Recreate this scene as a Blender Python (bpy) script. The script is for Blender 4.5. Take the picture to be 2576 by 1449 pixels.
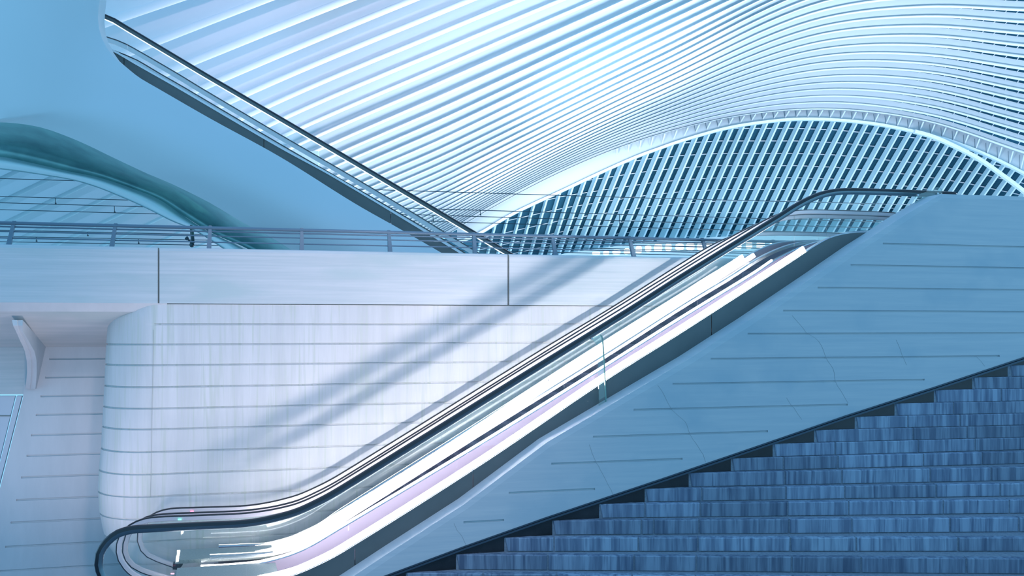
import bpy, bmesh, math, random
from mathutils import Vector
from mathutils.geometry import tessellate_polygon
random.seed(7)
for o in list(bpy.data.objects): bpy.data.objects.remove(o)
scene = bpy.context.scene
COL = scene.collection

# ------------------------------------------------------------------ camera, world, exposure, large lights
F = 2600.0; HX = 1288.0; HY = 815.0; CZ = 4.2      # focal length in pixels, horizon row, eye height
cam_d = bpy.data.cameras.new('camera'); cam = bpy.data.objects.new('camera', cam_d); COL.objects.link(cam)
cam_d.sensor_fit = 'HORIZONTAL'; cam_d.sensor_width = 36.0; cam_d.lens = 36.0*F/2576.0
cam_d.shift_y = (HY-724.5)/2576.0
cam_d.clip_end = 500
cam.location = (0, 0, CZ); cam.rotation_euler = (math.pi/2, 0, 0)
scene.camera = cam
scene.view_settings.view_transform = 'Standard'; scene.view_settings.look = 'None'
scene.view_settings.exposure = 0.0; scene.view_settings.gamma = 1.0
scene.view_settings.use_curve_mapping = False

world = bpy.data.worlds.new('evening_sky'); scene.world = world; world.use_nodes = True
wn = world.node_tree; bg = wn.nodes['Background']
tc = wn.nodes.new('ShaderNodeTexCoord'); sep = wn.nodes.new('ShaderNodeSeparateXYZ')
rmp = wn.nodes.new('ShaderNodeValToRGB')
wn.links.new(tc.outputs['Generated'], sep.inputs[0]); wn.links.new(sep.outputs['Z'], rmp.inputs[0])
rmp.color_ramp.elements[0].position = 0.0; rmp.color_ramp.elements[0].color = (0.225, 0.53, 0.80, 1)
rmp.color_ramp.elements[1].position = 0.9; rmp.color_ramp.elements[1].color = (0.18, 0.42, 0.76, 1)
wn.links.new(rmp.outputs[0], bg.inputs['Color']); bg.inputs['Strength'].default_value = 1.5
scene.cycles.transparent_max_bounces = 40

def PD(x, y, Y):
    return Vector(((x-HX)/F*Y, Y, CZ+(HY-y)/F*Y))

def spot(name, loc, target, power, color, angle=120, blend=0.8, radius=0.4):
    l = bpy.data.lights.new(name, 'SPOT'); l.energy = power; l.color = color
    l.spot_size = math.radians(angle); l.spot_blend = blend; l.shadow_soft_size = radius
    o = bpy.data.objects.new(name, l); COL.objects.link(o); o.location = loc
    o.rotation_euler = (Vector(target)-Vector(loc)).to_track_quat('-Z', 'Y').to_euler()
    return o
def area(name, loc, target, power, color, size):
    l = bpy.data.lights.new(name, 'AREA'); l.energy = power; l.color = color; l.shape = 'DISK'; l.size = size
    o = bpy.data.objects.new(name, l); COL.objects.link(o); o.location = loc
    o.rotation_euler = (Vector(target)-Vector(loc)).to_track_quat('-Z', 'Y').to_euler()
    return o
# added area fills, hidden behind the walkway, brighten the vault from below
area('vault_fill', PD(1750, 900, 26), PD(1700, 100, 44), 4700, (0.74, 0.84, 1.0), 3.0)
area('vault_fill', PD(2500, 900, 24), PD(2500, 150, 44), 4200, (0.72, 0.82, 1.0), 3.0)
area('vault_fill', PD(800, 770, 25), PD(560, 60, 30), 200, (1.0, 0.80, 0.90), 1.5)
area('vault_fill', PD(1200, 770, 27), PD(1150, 50, 34), 250, (0.88, 0.86, 1.0), 1.5)
spot('vault_spotlight', PD(1560, 720, 30), PD(1520, 170, 38), 30000, (0.88, 0.93, 1.0), 44, 1.0, 0.5)
spot('vault_spotlight', PD(1290, 720, 34), PD(1360, 430, 46), 11000, (0.90, 0.95, 1.0), 44, 1.0, 0.5)
spot('vault_front_fill', PD(900, -900, 14), PD(840, 10, 30), 2300, (1.0, 0.66, 0.78), 54, 1.0, 0.4)  # added unseen fill from the front, lightens the left vault webs
spot('soffit_patch_fill', PD(560, 650, 22.6), PD(440, 495, 23.0), 45, (0.45, 1.0, 0.85), 42, 0.5, 0.05)  # added spot standing in for light through a gap onto the soffit
# added unseen fill, warms and brightens the pylon wall
spot('pylon_fill', (-1.0, 7.5, 9.5), PD(880, 1040, 16.5), 1350, (1.0, 0.72, 0.74), 54, 1.0, 0.5)
spot('recess_uplight', (-6.0, 13.2, .5), (-7.0, 16.0, 4.4), 190, (1.0, 0.84, 0.92), 110, 1.0, 0.3)

# ------------------------------------------------------------------ materials
def newmat(name):
    m = bpy.data.materials.new(name); m.use_nodes = True
    return m, m.node_tree, m.node_tree.nodes['Principled BSDF']
def plain(name, col, rough=0.5, metal=0.0, spec=0.5):
    m, nt, b = newmat(name)
    b.inputs['Base Color'].default_value = (*col, 1); b.inputs['Roughness'].default_value = rough
    b.inputs['Metallic'].default_value = metal; b.inputs['Specular IOR Level'].default_value = spec
    return m
def noisy(name, c0, c1, scale, rough=0.7, metal=0.0, bump=0.15, detail=6, c2=None, s2=None, lo=.35, hi=.65, tone=False):
    m, nt, b = newmat(name); N = nt.nodes; L = nt.links
    t = N.new('ShaderNodeTexCoord'); mp = N.new('ShaderNodeMapping'); mp.inputs['Scale'].default_value = scale
    n = N.new('ShaderNodeTexNoise'); n.inputs['Scale'].default_value = 1; n.inputs['Detail'].default_value = detail
    n.inputs['Roughness'].default_value = .62
    L.new(t.outputs['Object'], mp.inputs[0]); L.new(mp.outputs[0], n.inputs['Vector'])
    r = N.new('ShaderNodeValToRGB'); r.color_ramp.elements[0].position = lo; r.color_ramp.elements[1].position = hi
    r.color_ramp.elements[0].color = (*c0, 1); r.color_ramp.elements[1].color = (*c1, 1)
    L.new(n.outputs['Fac'], r.inputs[0]); out = r.outputs[0]
    if c2:
        mp2 = N.new('ShaderNodeMapping'); mp2.inputs['Scale'].default_value = s2
        n2 = N.new('ShaderNodeTexNoise'); n2.inputs['Scale'].default_value = 1; n2.inputs['Detail'].default_value = 5
        L.new(t.outputs['Object'], mp2.inputs[0]); L.new(mp2.outputs[0], n2.inputs['Vector'])
        r2 = N.new('ShaderNodeValToRGB'); r2.color_ramp.elements[0].position = .52; r2.color_ramp.elements[1].position = .68
        r2.color_ramp.elements[0].color = (0, 0, 0, 1); r2.color_ramp.elements[1].color = (1, 1, 1, 1)
        L.new(n2.outputs['Fac'], r2.inputs[0])
        mx = N.new('ShaderNodeMixRGB'); mx.inputs[2].default_value = (*c2, 1)
        L.new(r2.outputs[0], mx.inputs[0]); L.new(out, mx.inputs[1]); out = mx.outputs[0]
    if tone:
        at = N.new('ShaderNodeAttribute'); at.attribute_name = 'tone'
        ml = N.new('ShaderNodeMixRGB'); ml.blend_type = 'MULTIPLY'; ml.inputs[0].default_value = 1
        L.new(out, ml.inputs[1]); L.new(at.outputs['Color'], ml.inputs[2]); out = ml.outputs[0]
    L.new(out, b.inputs['Base Color'])
    bp = N.new('ShaderNodeBump'); bp.inputs['Strength'].default_value = bump; bp.inputs['Distance'].default_value = .02
    L.new(n.outputs['Fac'], bp.inputs['Height']); L.new(bp.outputs[0], b.inputs['Normal'])
    b.inputs['Roughness'].default_value = rough; b.inputs['Metallic'].default_value = metal
    return m
def glassmat(name, tint=(.98, .995, .99), refl=.05, rough=.02):
    m = bpy.data.materials.new(name); m.use_nodes = True; nt = m.node_tree; N = nt.nodes; N.clear()
    o = N.new('ShaderNodeOutputMaterial'); t = N.new('ShaderNodeBsdfTransparent'); g = N.new('ShaderNodeBsdfGlossy')
    mx = N.new('ShaderNodeMixShader'); fr = N.new('ShaderNodeLayerWeight'); fr.inputs[0].default_value = .25
    mu = N.new('ShaderNodeMath'); mu.operation = 'MULTIPLY_ADD'; mu.inputs[1].default_value = .35; mu.inputs[2].default_value = refl*.5
    t.inputs[0].default_value = (*tint, 1); g.inputs['Roughness'].default_value = rough
    nt.links.new(fr.outputs['Fresnel'], mu.inputs[0]); nt.links.new(mu.outputs[0], mx.inputs[0])
    nt.links.new(t.outputs[0], mx.inputs[1]); nt.links.new(g.outputs[0], mx.inputs[2]); nt.links.new(mx.outputs[0], o.inputs[0])
    return m
def emis(name, col, s):
    m = bpy.data.materials.new(name); m.use_nodes = True; nt = m.node_tree; b = nt.nodes['Principled BSDF']
    b.inputs['Base Color'].default_value = (.8, .8, .8, 1)
    b.inputs['Emission Color'].default_value = (*col, 1); b.inputs['Emission Strength'].default_value = s
    return m

M = {}
M['conc_h'] = noisy('board_concrete', (.50, .55, .56), (.60, .62, .63), (.5, .5, 26), .8, bump=.10, c2=(.47, .55, .55), s2=(.6, .6, 2.2))
M['conc_v'] = noisy('streaked_concrete', (.55, .56, .56), (.64, .64, .645), (4, 4, .35), .8, bump=.08, c2=(.53, .565, .52), s2=(22, 22, .8))
M['conc_s'] = noisy('smooth_concrete', (.58, .60, .62), (.64, .65, .67), (3, 3, .8), .75, bump=.05)
M['conc_r'] = noisy('blue_grey_concrete', (.46, .52, .55), (.53, .57, .585), (.7, .7, 18), .8, bump=.10, c2=(.42, .50, .54), s2=(.9, .9, 1.4))
M['crack'] = plain('crack_grey', (.30, .35, .37), .9)  # hairline cracks, somewhat darker than the concrete
M['seam'] = plain('faint_form_seam', (.40, .42, .38), .9)
M['joint'] = plain('dark_joint', (.20, .22, .20), .9)
M['stone'] = noisy('bluestone_riser', (.13, .175, .25), (.27, .345, .435), (9, 9, .55), .65, bump=.25, c2=(.09, .13, .20), s2=(16, 16, .8), lo=.38, hi=.58, tone=True)
M['tread'] = noisy('bluestone_tread', (.16, .20, .25), (.25, .29, .34), (30, 30, 30), .8, bump=.3)
M['black'] = noisy('black_polished_stone', (.008, .010, .013), (.02, .024, .03), (2, 2, 2), .25, bump=.02)
M['trim'] = plain('dark_metal_trim', (.06, .09, .12), .4, .6)
M['rubber'] = plain('black_rubber', (.012, .016, .022), .28)
M['steel'] = plain('brushed_steel', (.55, .58, .60), .26, 1.0)
M['steel_p'] = plain('satin_pale_steel', (.70, .66, .69), .34, .45)
M['steel_h'] = plain('dark_steel_profile', (.20, .26, .29), .3, 1.0)
M['steel_d'] = noisy('satin_steel_panel', (.13, .15, .15), (.145, .165, .165), (2, 2, 2), .45, 0.5, bump=.01)
M['comb'] = noisy('comb_plate_steel', (.26, .32, .31), (.40, .46, .45), (60, 60, 60), .4, 0.4, bump=.05)
M['steel_s'] = plain('step_steel', (.15, .14, .20), .5, .2)
M['rail'] = plain('grey_painted_steel', (.13, .20, .26), .4, .3)
M['white'] = plain('white_painted_steel', (.82, .84, .86), .45)
M['whiteb'] = plain('white_roof_flange', (.84, .86, .88), .45)
M['roofw'] = plain('roof_rib_paint', (.76, .82, .85), .5)
M['parapet'] = plain('parapet_paint', (.24, .36, .40), .6)
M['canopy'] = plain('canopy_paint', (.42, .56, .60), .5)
M['gribw'] = plain('glazing_rib_paint', (.43, .61, .67), .5)
M['shell'] = noisy('blue_grey_painted_shell', (.50, .59, .62), (.54, .62, .65), (.25, .25, .25), .45, bump=.01, detail=2)
M['soffit'] = noisy('teal_brushed_soffit', (.14, .30, .32), (.22, .46, .45), (1.2, 1.2, 3), .32, 0.5, bump=.03)
M['lip'] = plain('rounded_lip_paint', (.50, .72, .76), .3)
M['wire'] = plain('dark_cable', (.03, .07, .09), .5)
M['night'] = noisy('dark_night_glass', (.03, .13, .19), (.038, .15, .23), (.3, .3, .3), .6, bump=0)
M['night'].node_tree.nodes['Principled BSDF'].inputs['Specular IOR Level'].default_value = .1
M['glass'] = glassmat('clear_glass')
M['glassg'] = glassmat('green_edge_glass', (.86, .95, .93), .2)
M['gedge'] = plain('glass_edge_green', (.16, .34, .30), .2)
M['led'] = emis('white_led_cover', (1.0, .88, .92), 70.0)
M['led2'] = emis('white_led_cover_inner', (1.0, .88, .92), 12.0)
M['lamp'] = emis('lit_window', (.86, .96, 1.0), 1.3)
M['red'] = emis('red_indicator', (1, .05, .15), 2.0)
M['green'] = emis('green_indicator', (.05, 1, .45), 2.0)
M['door'] = plain('white_door_panel', (.58, .62, .68), .5)

# ------------------------------------------------------------------ geometry helpers
A = 14.0; S = F/9200.0
NV = Vector((-S, 1, 0)).normalized(); TV = Vector((1, S, 0)).normalized()
def PL(x, y, d=0.0):
    u = (x-HX)/F; Y = (A+d)/(1-S*u)
    return Vector((u*Y, Y, CZ+(HY-y)/F*Y))
def plane_at(p, d):                       # same pixel direction is not needed: shift straight back
    return p + NV*d
class MB:
    def __init__(s): s.v = []; s.f = []; s.tone = None
    def add(s, vs, fs):
        n = len(s.v); s.v += [Vector(q) for q in vs]; s.f += [tuple(i+n for i in f) for f in fs]; return s
    def build(s, name, mat, parent=None, smooth=False, bevel=0, sharp=None):
        me = bpy.data.meshes.new(name)
        # local origin near the geometry so Object coordinates stay in metres
        me.from_pydata([tuple(q) for q in s.v], [], s.f); me.validate()
        bm = bmesh.new(); bm.from_mesh(me); bmesh.ops.recalc_face_normals(bm, faces=bm.faces); bm.to_mesh(me); bm.free()
        o = bpy.data.objects.new(name, me); COL.objects.link(o)
        me.materials.append(M[mat] if isinstance(mat, str) else mat)
        if parent:
            o.parent = parent; o.matrix_parent_inverse = parent.matrix_world.inverted()
            o.location = -Vector(parent.location); o.matrix_parent_inverse.identity()
        if smooth:
            for p in me.polygons: p.use_smooth = True
            if sharp: me.set_sharp_from_angle(angle=math.radians(sharp))
        if bevel:
            b = o.modifiers.new('bevel', 'BEVEL'); b.width = bevel; b.segments = 2; b.limit_method = 'ANGLE'
        return o
def box8(a):    # 4 front, 4 back (same order)
    return [(0, 1, 2, 3), (7, 6, 5, 4), (0, 4, 5, 1), (1, 5, 6, 2), (2, 6, 7, 3), (3, 7, 4, 0)]
def prism(mb, poly, off):
    n = len(poly); tri = tessellate_polygon([[Vector(p) for p in poly]])
    vs = [Vector(p) for p in poly] + [Vector(p)+off for p in poly]
    fs = [tuple(t) for t in tri] + [tuple(i+n for i in reversed(t)) for t in tri]
    fs += [(i, (i+1) % n, (i+1) % n+n, i+n) for i in range(n)]
    return mb.add(vs, fs)
def cubic(pts, x):      # pts sorted by x; Hermite
    n = len(pts)
    if x <= pts[0][0]:
        a, b = pts[0], pts[1]; return a[1]+(b[1]-a[1])/(b[0]-a[0])*(x-a[0])
    if x >= pts[-1][0]:
        a, b = pts[-2], pts[-1]; return b[1]+(b[1]-a[1])/(b[0]-a[0])*(x-b[0])
    for i in range(n-1):
        if pts[i][0] <= x <= pts[i+1][0]: break
    def sl(j):
        if j == 0: return (pts[1][1]-pts[0][1])/(pts[1][0]-pts[0][0])
        if j == n-1: return (pts[-1][1]-pts[-2][1])/(pts[-1][0]-pts[-2][0])
        h0 = pts[j][0]-pts[j-1][0]; h1 = pts[j+1][0]-pts[j][0]
        d0 = (pts[j][1]-pts[j-1][1])/h0; d1 = (pts[j+1][1]-pts[j][1])/h1
        return (d0*h1+d1*h0)/(h0+h1)
    h = pts[i+1][0]-pts[i][0]; t = (x-pts[i][0])/h
    return ((2*t**3-3*t*t+1)*pts[i][1]+(t**3-2*t*t+t)*h*sl(i)+(-2*t**3+3*t*t)*pts[i+1][1]+(t**3-t*t)*h*sl(i+1))
def lin(pts, x):
    if x <= pts[0][0]: return cubic(pts[:2], x)
    for i in range(len(pts)-1):
        if x <= pts[i+1][0]:
            t = (x-pts[i][0])/(pts[i+1][0]-pts[i][0]); return pts[i][1]*(1-t)+pts[i+1][1]*t
    return cubic(pts[-2:], x)
def smooth_line(pts, step=26):          # centripetal-ish Catmull-Rom in the image trace
    P = [Vector((p[0], p[1], 0)) for p in pts]; out = []
    for i in range(len(P)-1):
        p0 = P[i-1] if i else P[0]*2-P[1]; p1 = P[i]; p2 = P[i+1]; p3 = P[i+2] if i+2 < len(P) else P[-1]*2-P[-2]
        d = (p2-p1).length; n = max(1, int(d/step))
        m1 = (p2-p0)*(d/max(1e-6, (p1-p0).length+d)); m2 = (p3-p1)*(d/max(1e-6, (p3-p2).length+d))
        for k in range(n):
            t = k/n; out.append((2*t**3-3*t*t+1)*p1+(t**3-2*t*t+t)*m1+(-2*t**3+3*t*t)*p2+(t**3-t*t)*m2)
    out.append(P[-1]); return [(q.x, q.y) for q in out]
def sweep(mb, pts, prof, nrm, cap=True):
    """prof: list of (u outward, v along nrm). pts run right to left over the top."""
    rings = []; n = len(pts); m = len(prof)
    for i, p in enumerate(pts):
        d = (pts[min(i+1, n-1)]-pts[max(i-1, 0)]).normalized(); o = nrm.cross(d).normalized()
        rings += [p+o*u+nrm*v for u, v in prof]
    fs = []
    for i in range(n-1):
        for j in range(m):
            a = i*m+j; b = i*m+(j+1) % m; fs.append((a, b, b+m, a+m))
    if cap: fs += [tuple(reversed(range(m))), tuple(range((n-1)*m, n*m))]
    return mb.add(rings, fs)
def tube(mb, pts, r, k=8):
    rings = []; n = len(pts)
    for i, p in enumerate(pts):
        d = (pts[min(i+1, n-1)]-pts[max(i-1, 0)]).normalized()
        a = d.cross(Vector((0, 0, 1))) if abs(d.z) < .9 else d.cross(Vector((1, 0, 0))); a.normalize(); b = d.cross(a)
        rr = r[i] if isinstance(r, (list, tuple)) else r
        rings += [p+(a*math.cos(2*math.pi*j/k)+b*math.sin(2*math.pi*j/k))*rr for j in range(k)]
    fs = [(i*k+j, i*k+(j+1) % k, (i+1)*k+(j+1) % k, (i+1)*k+j) for i in range(n-1) for j in range(k)]
    fs += [tuple(reversed(range(k))), tuple(range((n-1)*k, n*k))]
    return mb.add(rings, fs)
def obox(mb, c, ax, ay, az):            # oriented box: centre and half axes
    vs = [c+ax*i+ay*j+az*k for j in (-1, 1) for (i, k) in ((-1, -1), (1, -1), (1, 1), (-1, 1))]
    return mb.add(vs, box8(0))
def empty(name, loc=(0, 0, 0)):
    o = bpy.data.objects.new(name, None); COL.objects.link(o); o.location = loc; o.empty_display_size = .3; return o
def tag(o, label, cat, group=None):
    o['label'] = label; o['category'] = cat
    if group: o['group'] = group
    return o
def struct(o, label=None):
    o['kind'] = 'structure'
    if label: o['label'] = label
    return o
def ordinal(n):
    w = ['first','second','third','fourth','fifth','sixth','seventh','eighth','ninth','tenth','eleventh','twelfth','thirteenth',
         'fourteenth','fifteenth','sixteenth','seventeenth','eighteenth','nineteenth','twentieth']
    if n <= 20: return w[n-1]
    if n < 30: return 'twenty-'+w[n-21]
    if n == 30: return 'thirtieth'
    if n < 40: return 'thirty-'+w[n-31]
    if n == 40: return 'fortieth'
    return 'forty-'+w[n-41]

# ------------------------------------------------------------------ floor
fb = MB(); fb.add([(-14, -4, 0), (16, -4, 0), (16, 26, 0), (-14, 26, 0), (-14, -4, -.2), (16, -4, -.2), (16, 26, -.2), (-14, 26, -.2)], box8(0))
struct(fb.build('floor', 'tread'), 'grey stone hall floor below the escalators')

# ------------------------------------------------------------------ right concrete wall (carries the escalator)
WT = [(2368, 488), (2282, 538), (2209, 586), (2165, 614), (2061, 686), (1889, 802), (1737, 900), (1652, 950), (1377, 1112), (1170, 1267), (1105, 1309), (981, 1389), (890, 1449), (800, 1508)]
STR = [(800, 1510), (974, 1447), (1170, 1374), (1377, 1301), (1676, 1201), (1901, 1124), (2126, 1046.5), (2351, 974), (2576, 899), (3300, 664)]
def wall_right():
    b = MB()
    outer = [(3300, 517), (2368, 488)] + WT[1:]
    inner = []
    for i, (x, y) in enumerate(outer):
        if i == 0: inner.append((x, y+9))
        elif i == 1: inner.append((x+4, y+10))
        else: inner.append((x+7, y+12))
    fr = [PL(x, y, 0) for x, y in inner] + [PL(x, y, 0) for x, y in STR]
    n = len(fr); k = len(outer)
    ed = [PL(x, y, .012) for x, y in outer]; bk = [PL(x, y, .012)+NV*.42 for x, y in outer] + [PL(x, y, 0)+NV*.43 for x, y in STR]
    vs = fr + ed + bk
    tri = tessellate_polygon([fr]); fs = [tuple(t) for t in tri]
    for i in range(k-1): fs.append((i, i+1, n+i+1, n+i)); fs.append((n+i, n+i+1, n+k+i+1, n+k+i))
    fs += [tuple(n+k+i for i in reversed(t)) for t in tessellate_polygon([bk])]
    for i in range(k, n-1): fs.append((i, i+1, n+k+i+1, n+k+i))
    fs.append((k-1, k, n+k+k, n+k+k-1, n+k-1)); fs.append((n-1, 0, n, n+k, n+k+n-1))
    b.add(vs, fs)
    o = b.build('wall_right', 'conc_r')
    c = MB()
    for x0, y0, x1 in [(2221, 613, 3500), (2140, 667, 3500), (2057, 724, 3500), (1970, 782, 3500), (1881, 840, 3500), (1788, 903, 2515),
                       (1692, 966, 2326), (1594, 1031, 2133), (1492, 1099, 1932), (1387, 1167, 1717), (1280, 1240, 1497), (1166, 1314, 1268)]:
        p = PL(x0, y0, 0); q = PL(x1, y0, 0); q.z = p.z
        obox(c, (p+q)/2, (q-p)/2, NV*.022, Vector((0, 0, .014)))
    co = c.build('groove_cutter', 'conc_r')
    md = o.modifiers.new('b', 'BOOLEAN'); md.object = co; md.operation = 'DIFFERENCE'; md.solver = 'EXACT'
    dg = bpy.context.evaluated_depsgraph_get(); me = bpy.data.meshes.new_from_object(o.evaluated_get(dg))
    o.modifiers.clear(); o.data = me; me.name = 'wall_right'
    bpy.data.objects.remove(co)
    struct(o, 'sloping grooved concrete wall between the escalator and the stone stairs')
    for cr in ([(1655, 970), (1672, 995), (1679, 1010), (1691, 1031), (1723, 1062), (1737, 1094), (1756, 1124), (1769, 1144), (1775, 1163)],
               [(1992, 793), (2009, 812), (2027, 835), (2050, 850), (2066, 869), (2078, 900), (2090, 918), (2099, 938), (2102, 960), (2120, 990), (2133, 1013)],
               [(1978, 1000), (1990, 1018), (2003, 1035), (2017, 1056)], [(2255, 855), (2261, 869), (2268, 890), (2280, 918)], [(2455, 896), (2468, 908), (2478, 922)],
               [(1483, 1119), (1490, 1140), (1501, 1164), (1520, 1200), (1542, 1243)], [(1142, 1317), (1150, 1334), (1163, 1350), (1172, 1370)]):
        c = MB(); L = smooth_line(cr, 9); L = [(x+random.uniform(-.8, .8), y+random.uniform(-.8, .8)) for x, y in L]
        vs = []
        for x, y in L: vs += [PL(x-.6, y, -.0008), PL(x+.6, y, -.0008), PL(x, y, .001)]
        c.add(vs, [(3*i+j, 3*i+(j+1) % 3, 3*i+3+(j+1) % 3, 3*i+3+j) for i in range(len(L)-1) for j in range(3)])
        c.build('hairline_crack', 'crack', o)
wall_right()
# black stone band and metal trim where wall meets the stairs
b = MB(); up = [PL(x, y+7, .02) for x, y in STR]; dn = [PL(x, y+190, .02) for x, y in STR]
prism(b, up+dn[::-1], NV*.3)
struct(b.build('baseboard_right', 'black'), 'black polished stone band under the sloping concrete wall')
t_ = MB()
for o1, o2, dd in ((-1, 2.5, -.012), (4.5, 9, -.03)):
    prism(t_, [PL(x, y+o1, dd) for x, y in STR]+[PL(x, y+o2, dd) for x, y in STR][::-1], NV*.06)
struct(t_.build('trim_1', 'trim'), 'thin dark metal trim along the bottom of the sloping wall')

# ------------------------------------------------------------------ stone stairs
LE = [(1022, 1441), (1148, 1395), (1270, 1353), (1391, 1310), (1509, 1268.5), (1624, 1230), (1735, 1190), (1842, 1153), (1948, 1116.7), (2052, 1082),
      (2154.6, 1048.5), (2254.6, 1015), (2353.5, 981), (2450, 949), (2543.6, 919), (2636, 888)]
RE = [1458, 1405.7, 1352.6, 1302.6, 1257, 1216, 1175, 1135.6, 1099.6, 1065.5, 1033, 1003, 974.6, 947, 918, 890]
JN = {0: [1215, 1400, 1590, 1750, 1995, 2180, 2450], 1: [1378, 1595, 1752, 1992, 2167, 2432], 2: [1394, 1606, 1756, 1989, 2155, 2411], 3: [1614, 1645, 1759, 1986, 2144, 2391, 2564],
      4: [1623, 1762, 1982, 2136, 2374, 2540], 5: [1766, 1978, 2126, 2356, 2517], 6: [1975, 2119, 2341, 2494], 7: [1972, 2109, 2324, 2472],
      8: [2102, 2311, 2454], 9: [2298, 2434], 10: [2285, 2416], 11: [2400], 12: [2520], 13: [2590], 14: [2640], 15: [2700]}
stairs = empty('stone_staircase', PL(1400, 1400, 0)); stairs.location.z = 0
tag(stairs, 'dark blue stone staircase of wide blocks climbing beside the sloping concrete wall', 'stairs')
lines = []
Ywall = PL(2576, 900, 0).y
for i, (x, y) in enumerate(LE):
    p = PL(x, y, 0.0)
    h = CZ-p.z; YR = h*F/(RE[i]-HY); YR = min(YR, Ywall-.03-(14-i)*.055)
    if i > 13: YR = Ywall+(i-14)*.07
    q = Vector(((2576-HX)/F*YR, YR, p.z)); lines.append((p, q))
for i in range(1, 16):      # keep treads climbing away at the right end
    if lines[i][1].y < lines[i-1][1].y+.05:
        lines[i][1].y = lines[i-1][1].y+.05; lines[i][1].x = (2576-HX)/F*lines[i][1].y
for i, (p, q) in enumerate(lines[:15]):
    d = (q-p).normalized(); back = Vector((-d.y, d.x, 0)); zb = lines[i-1][0].z if i else p.z-.2
    js = []
    for jx in JN[i]:        # joint along the nosing, found from where it stands on this step
        u = (jx-HX)/F; t = (u*p.y-p.x)/(d.x-u*d.y)
        js.append(t)
    tot = (q-p).length+4.5; js = [0]+[t for t in js if .1 < t < tot-.1]+[tot]
    b = MB(); tones = []
    g = .009; zb += .007
    for a0, a1 in zip(js[:-1], js[1:]):
        n0 = len(b.f); L0 = a0+(g if a0 else 0); L1 = a1-g
        sl = .035 if a0 == 0 else 0
        H = p.z-zb
        c = [p+d*(L0+sl*0)+back*.0, p+d*L1, p+d*L1+Vector((0, 0, -H))-back*.0, p+d*(L0+sl)+Vector((0, 0, -H))]
        r = .012
        fr = [c[0]+d*r+Vector((0, 0, -r))*1, c[1]-d*r+Vector((0, 0, -r)), c[2]-d*r, c[3]+d*r]
        mid = [v+back*r for v in c]
        bk = [v+back*.12 for v in c]
        b.add(fr+mid+bk, [(0, 1, 2, 3), (0, 4, 5, 1), (1, 5, 6, 2), (3, 7, 4, 0), (2, 6, 7, 3), (4, 8, 9, 5), (5, 9, 10, 6), (7, 11, 8, 4), (8, 11, 10, 9)])
        tn = random.uniform(.72, 1.12); tones += [tn]*(len(b.f)-n0)
    st = b.build('step', 'stone', stairs)
    at = st.data.color_attributes.new('tone', 'FLOAT_COLOR', 'CORNER')
    for pl in st.data.polygons:
        tn = tones[pl.index] if pl.index < len(tones) else 1
        for li in pl.loop_indices: at.data[li].color = (tn, tn, min(1.1, tn*1.02), 1)
    # tread slab with a dark joint behind the riser stones
    tb = MB(); e0 = p-d*.05; e1 = p+d*tot; W = 1.5 if i < 12 else .5
    z = Vector((0, 0, -.004)); zz = Vector((0, 0, -.26))
    tb.add([e0+back*.018+z, e1+back*.018+z, e1+back*W+z, e0+back*W+z, e0+back*.018+zz, e1+back*.018+zz, e1+back*W+zz, e0+back*W+zz], box8(0))
    tr = tb.build('tread', 'tread', st); tr.location = (0, 0, 0)

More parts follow.
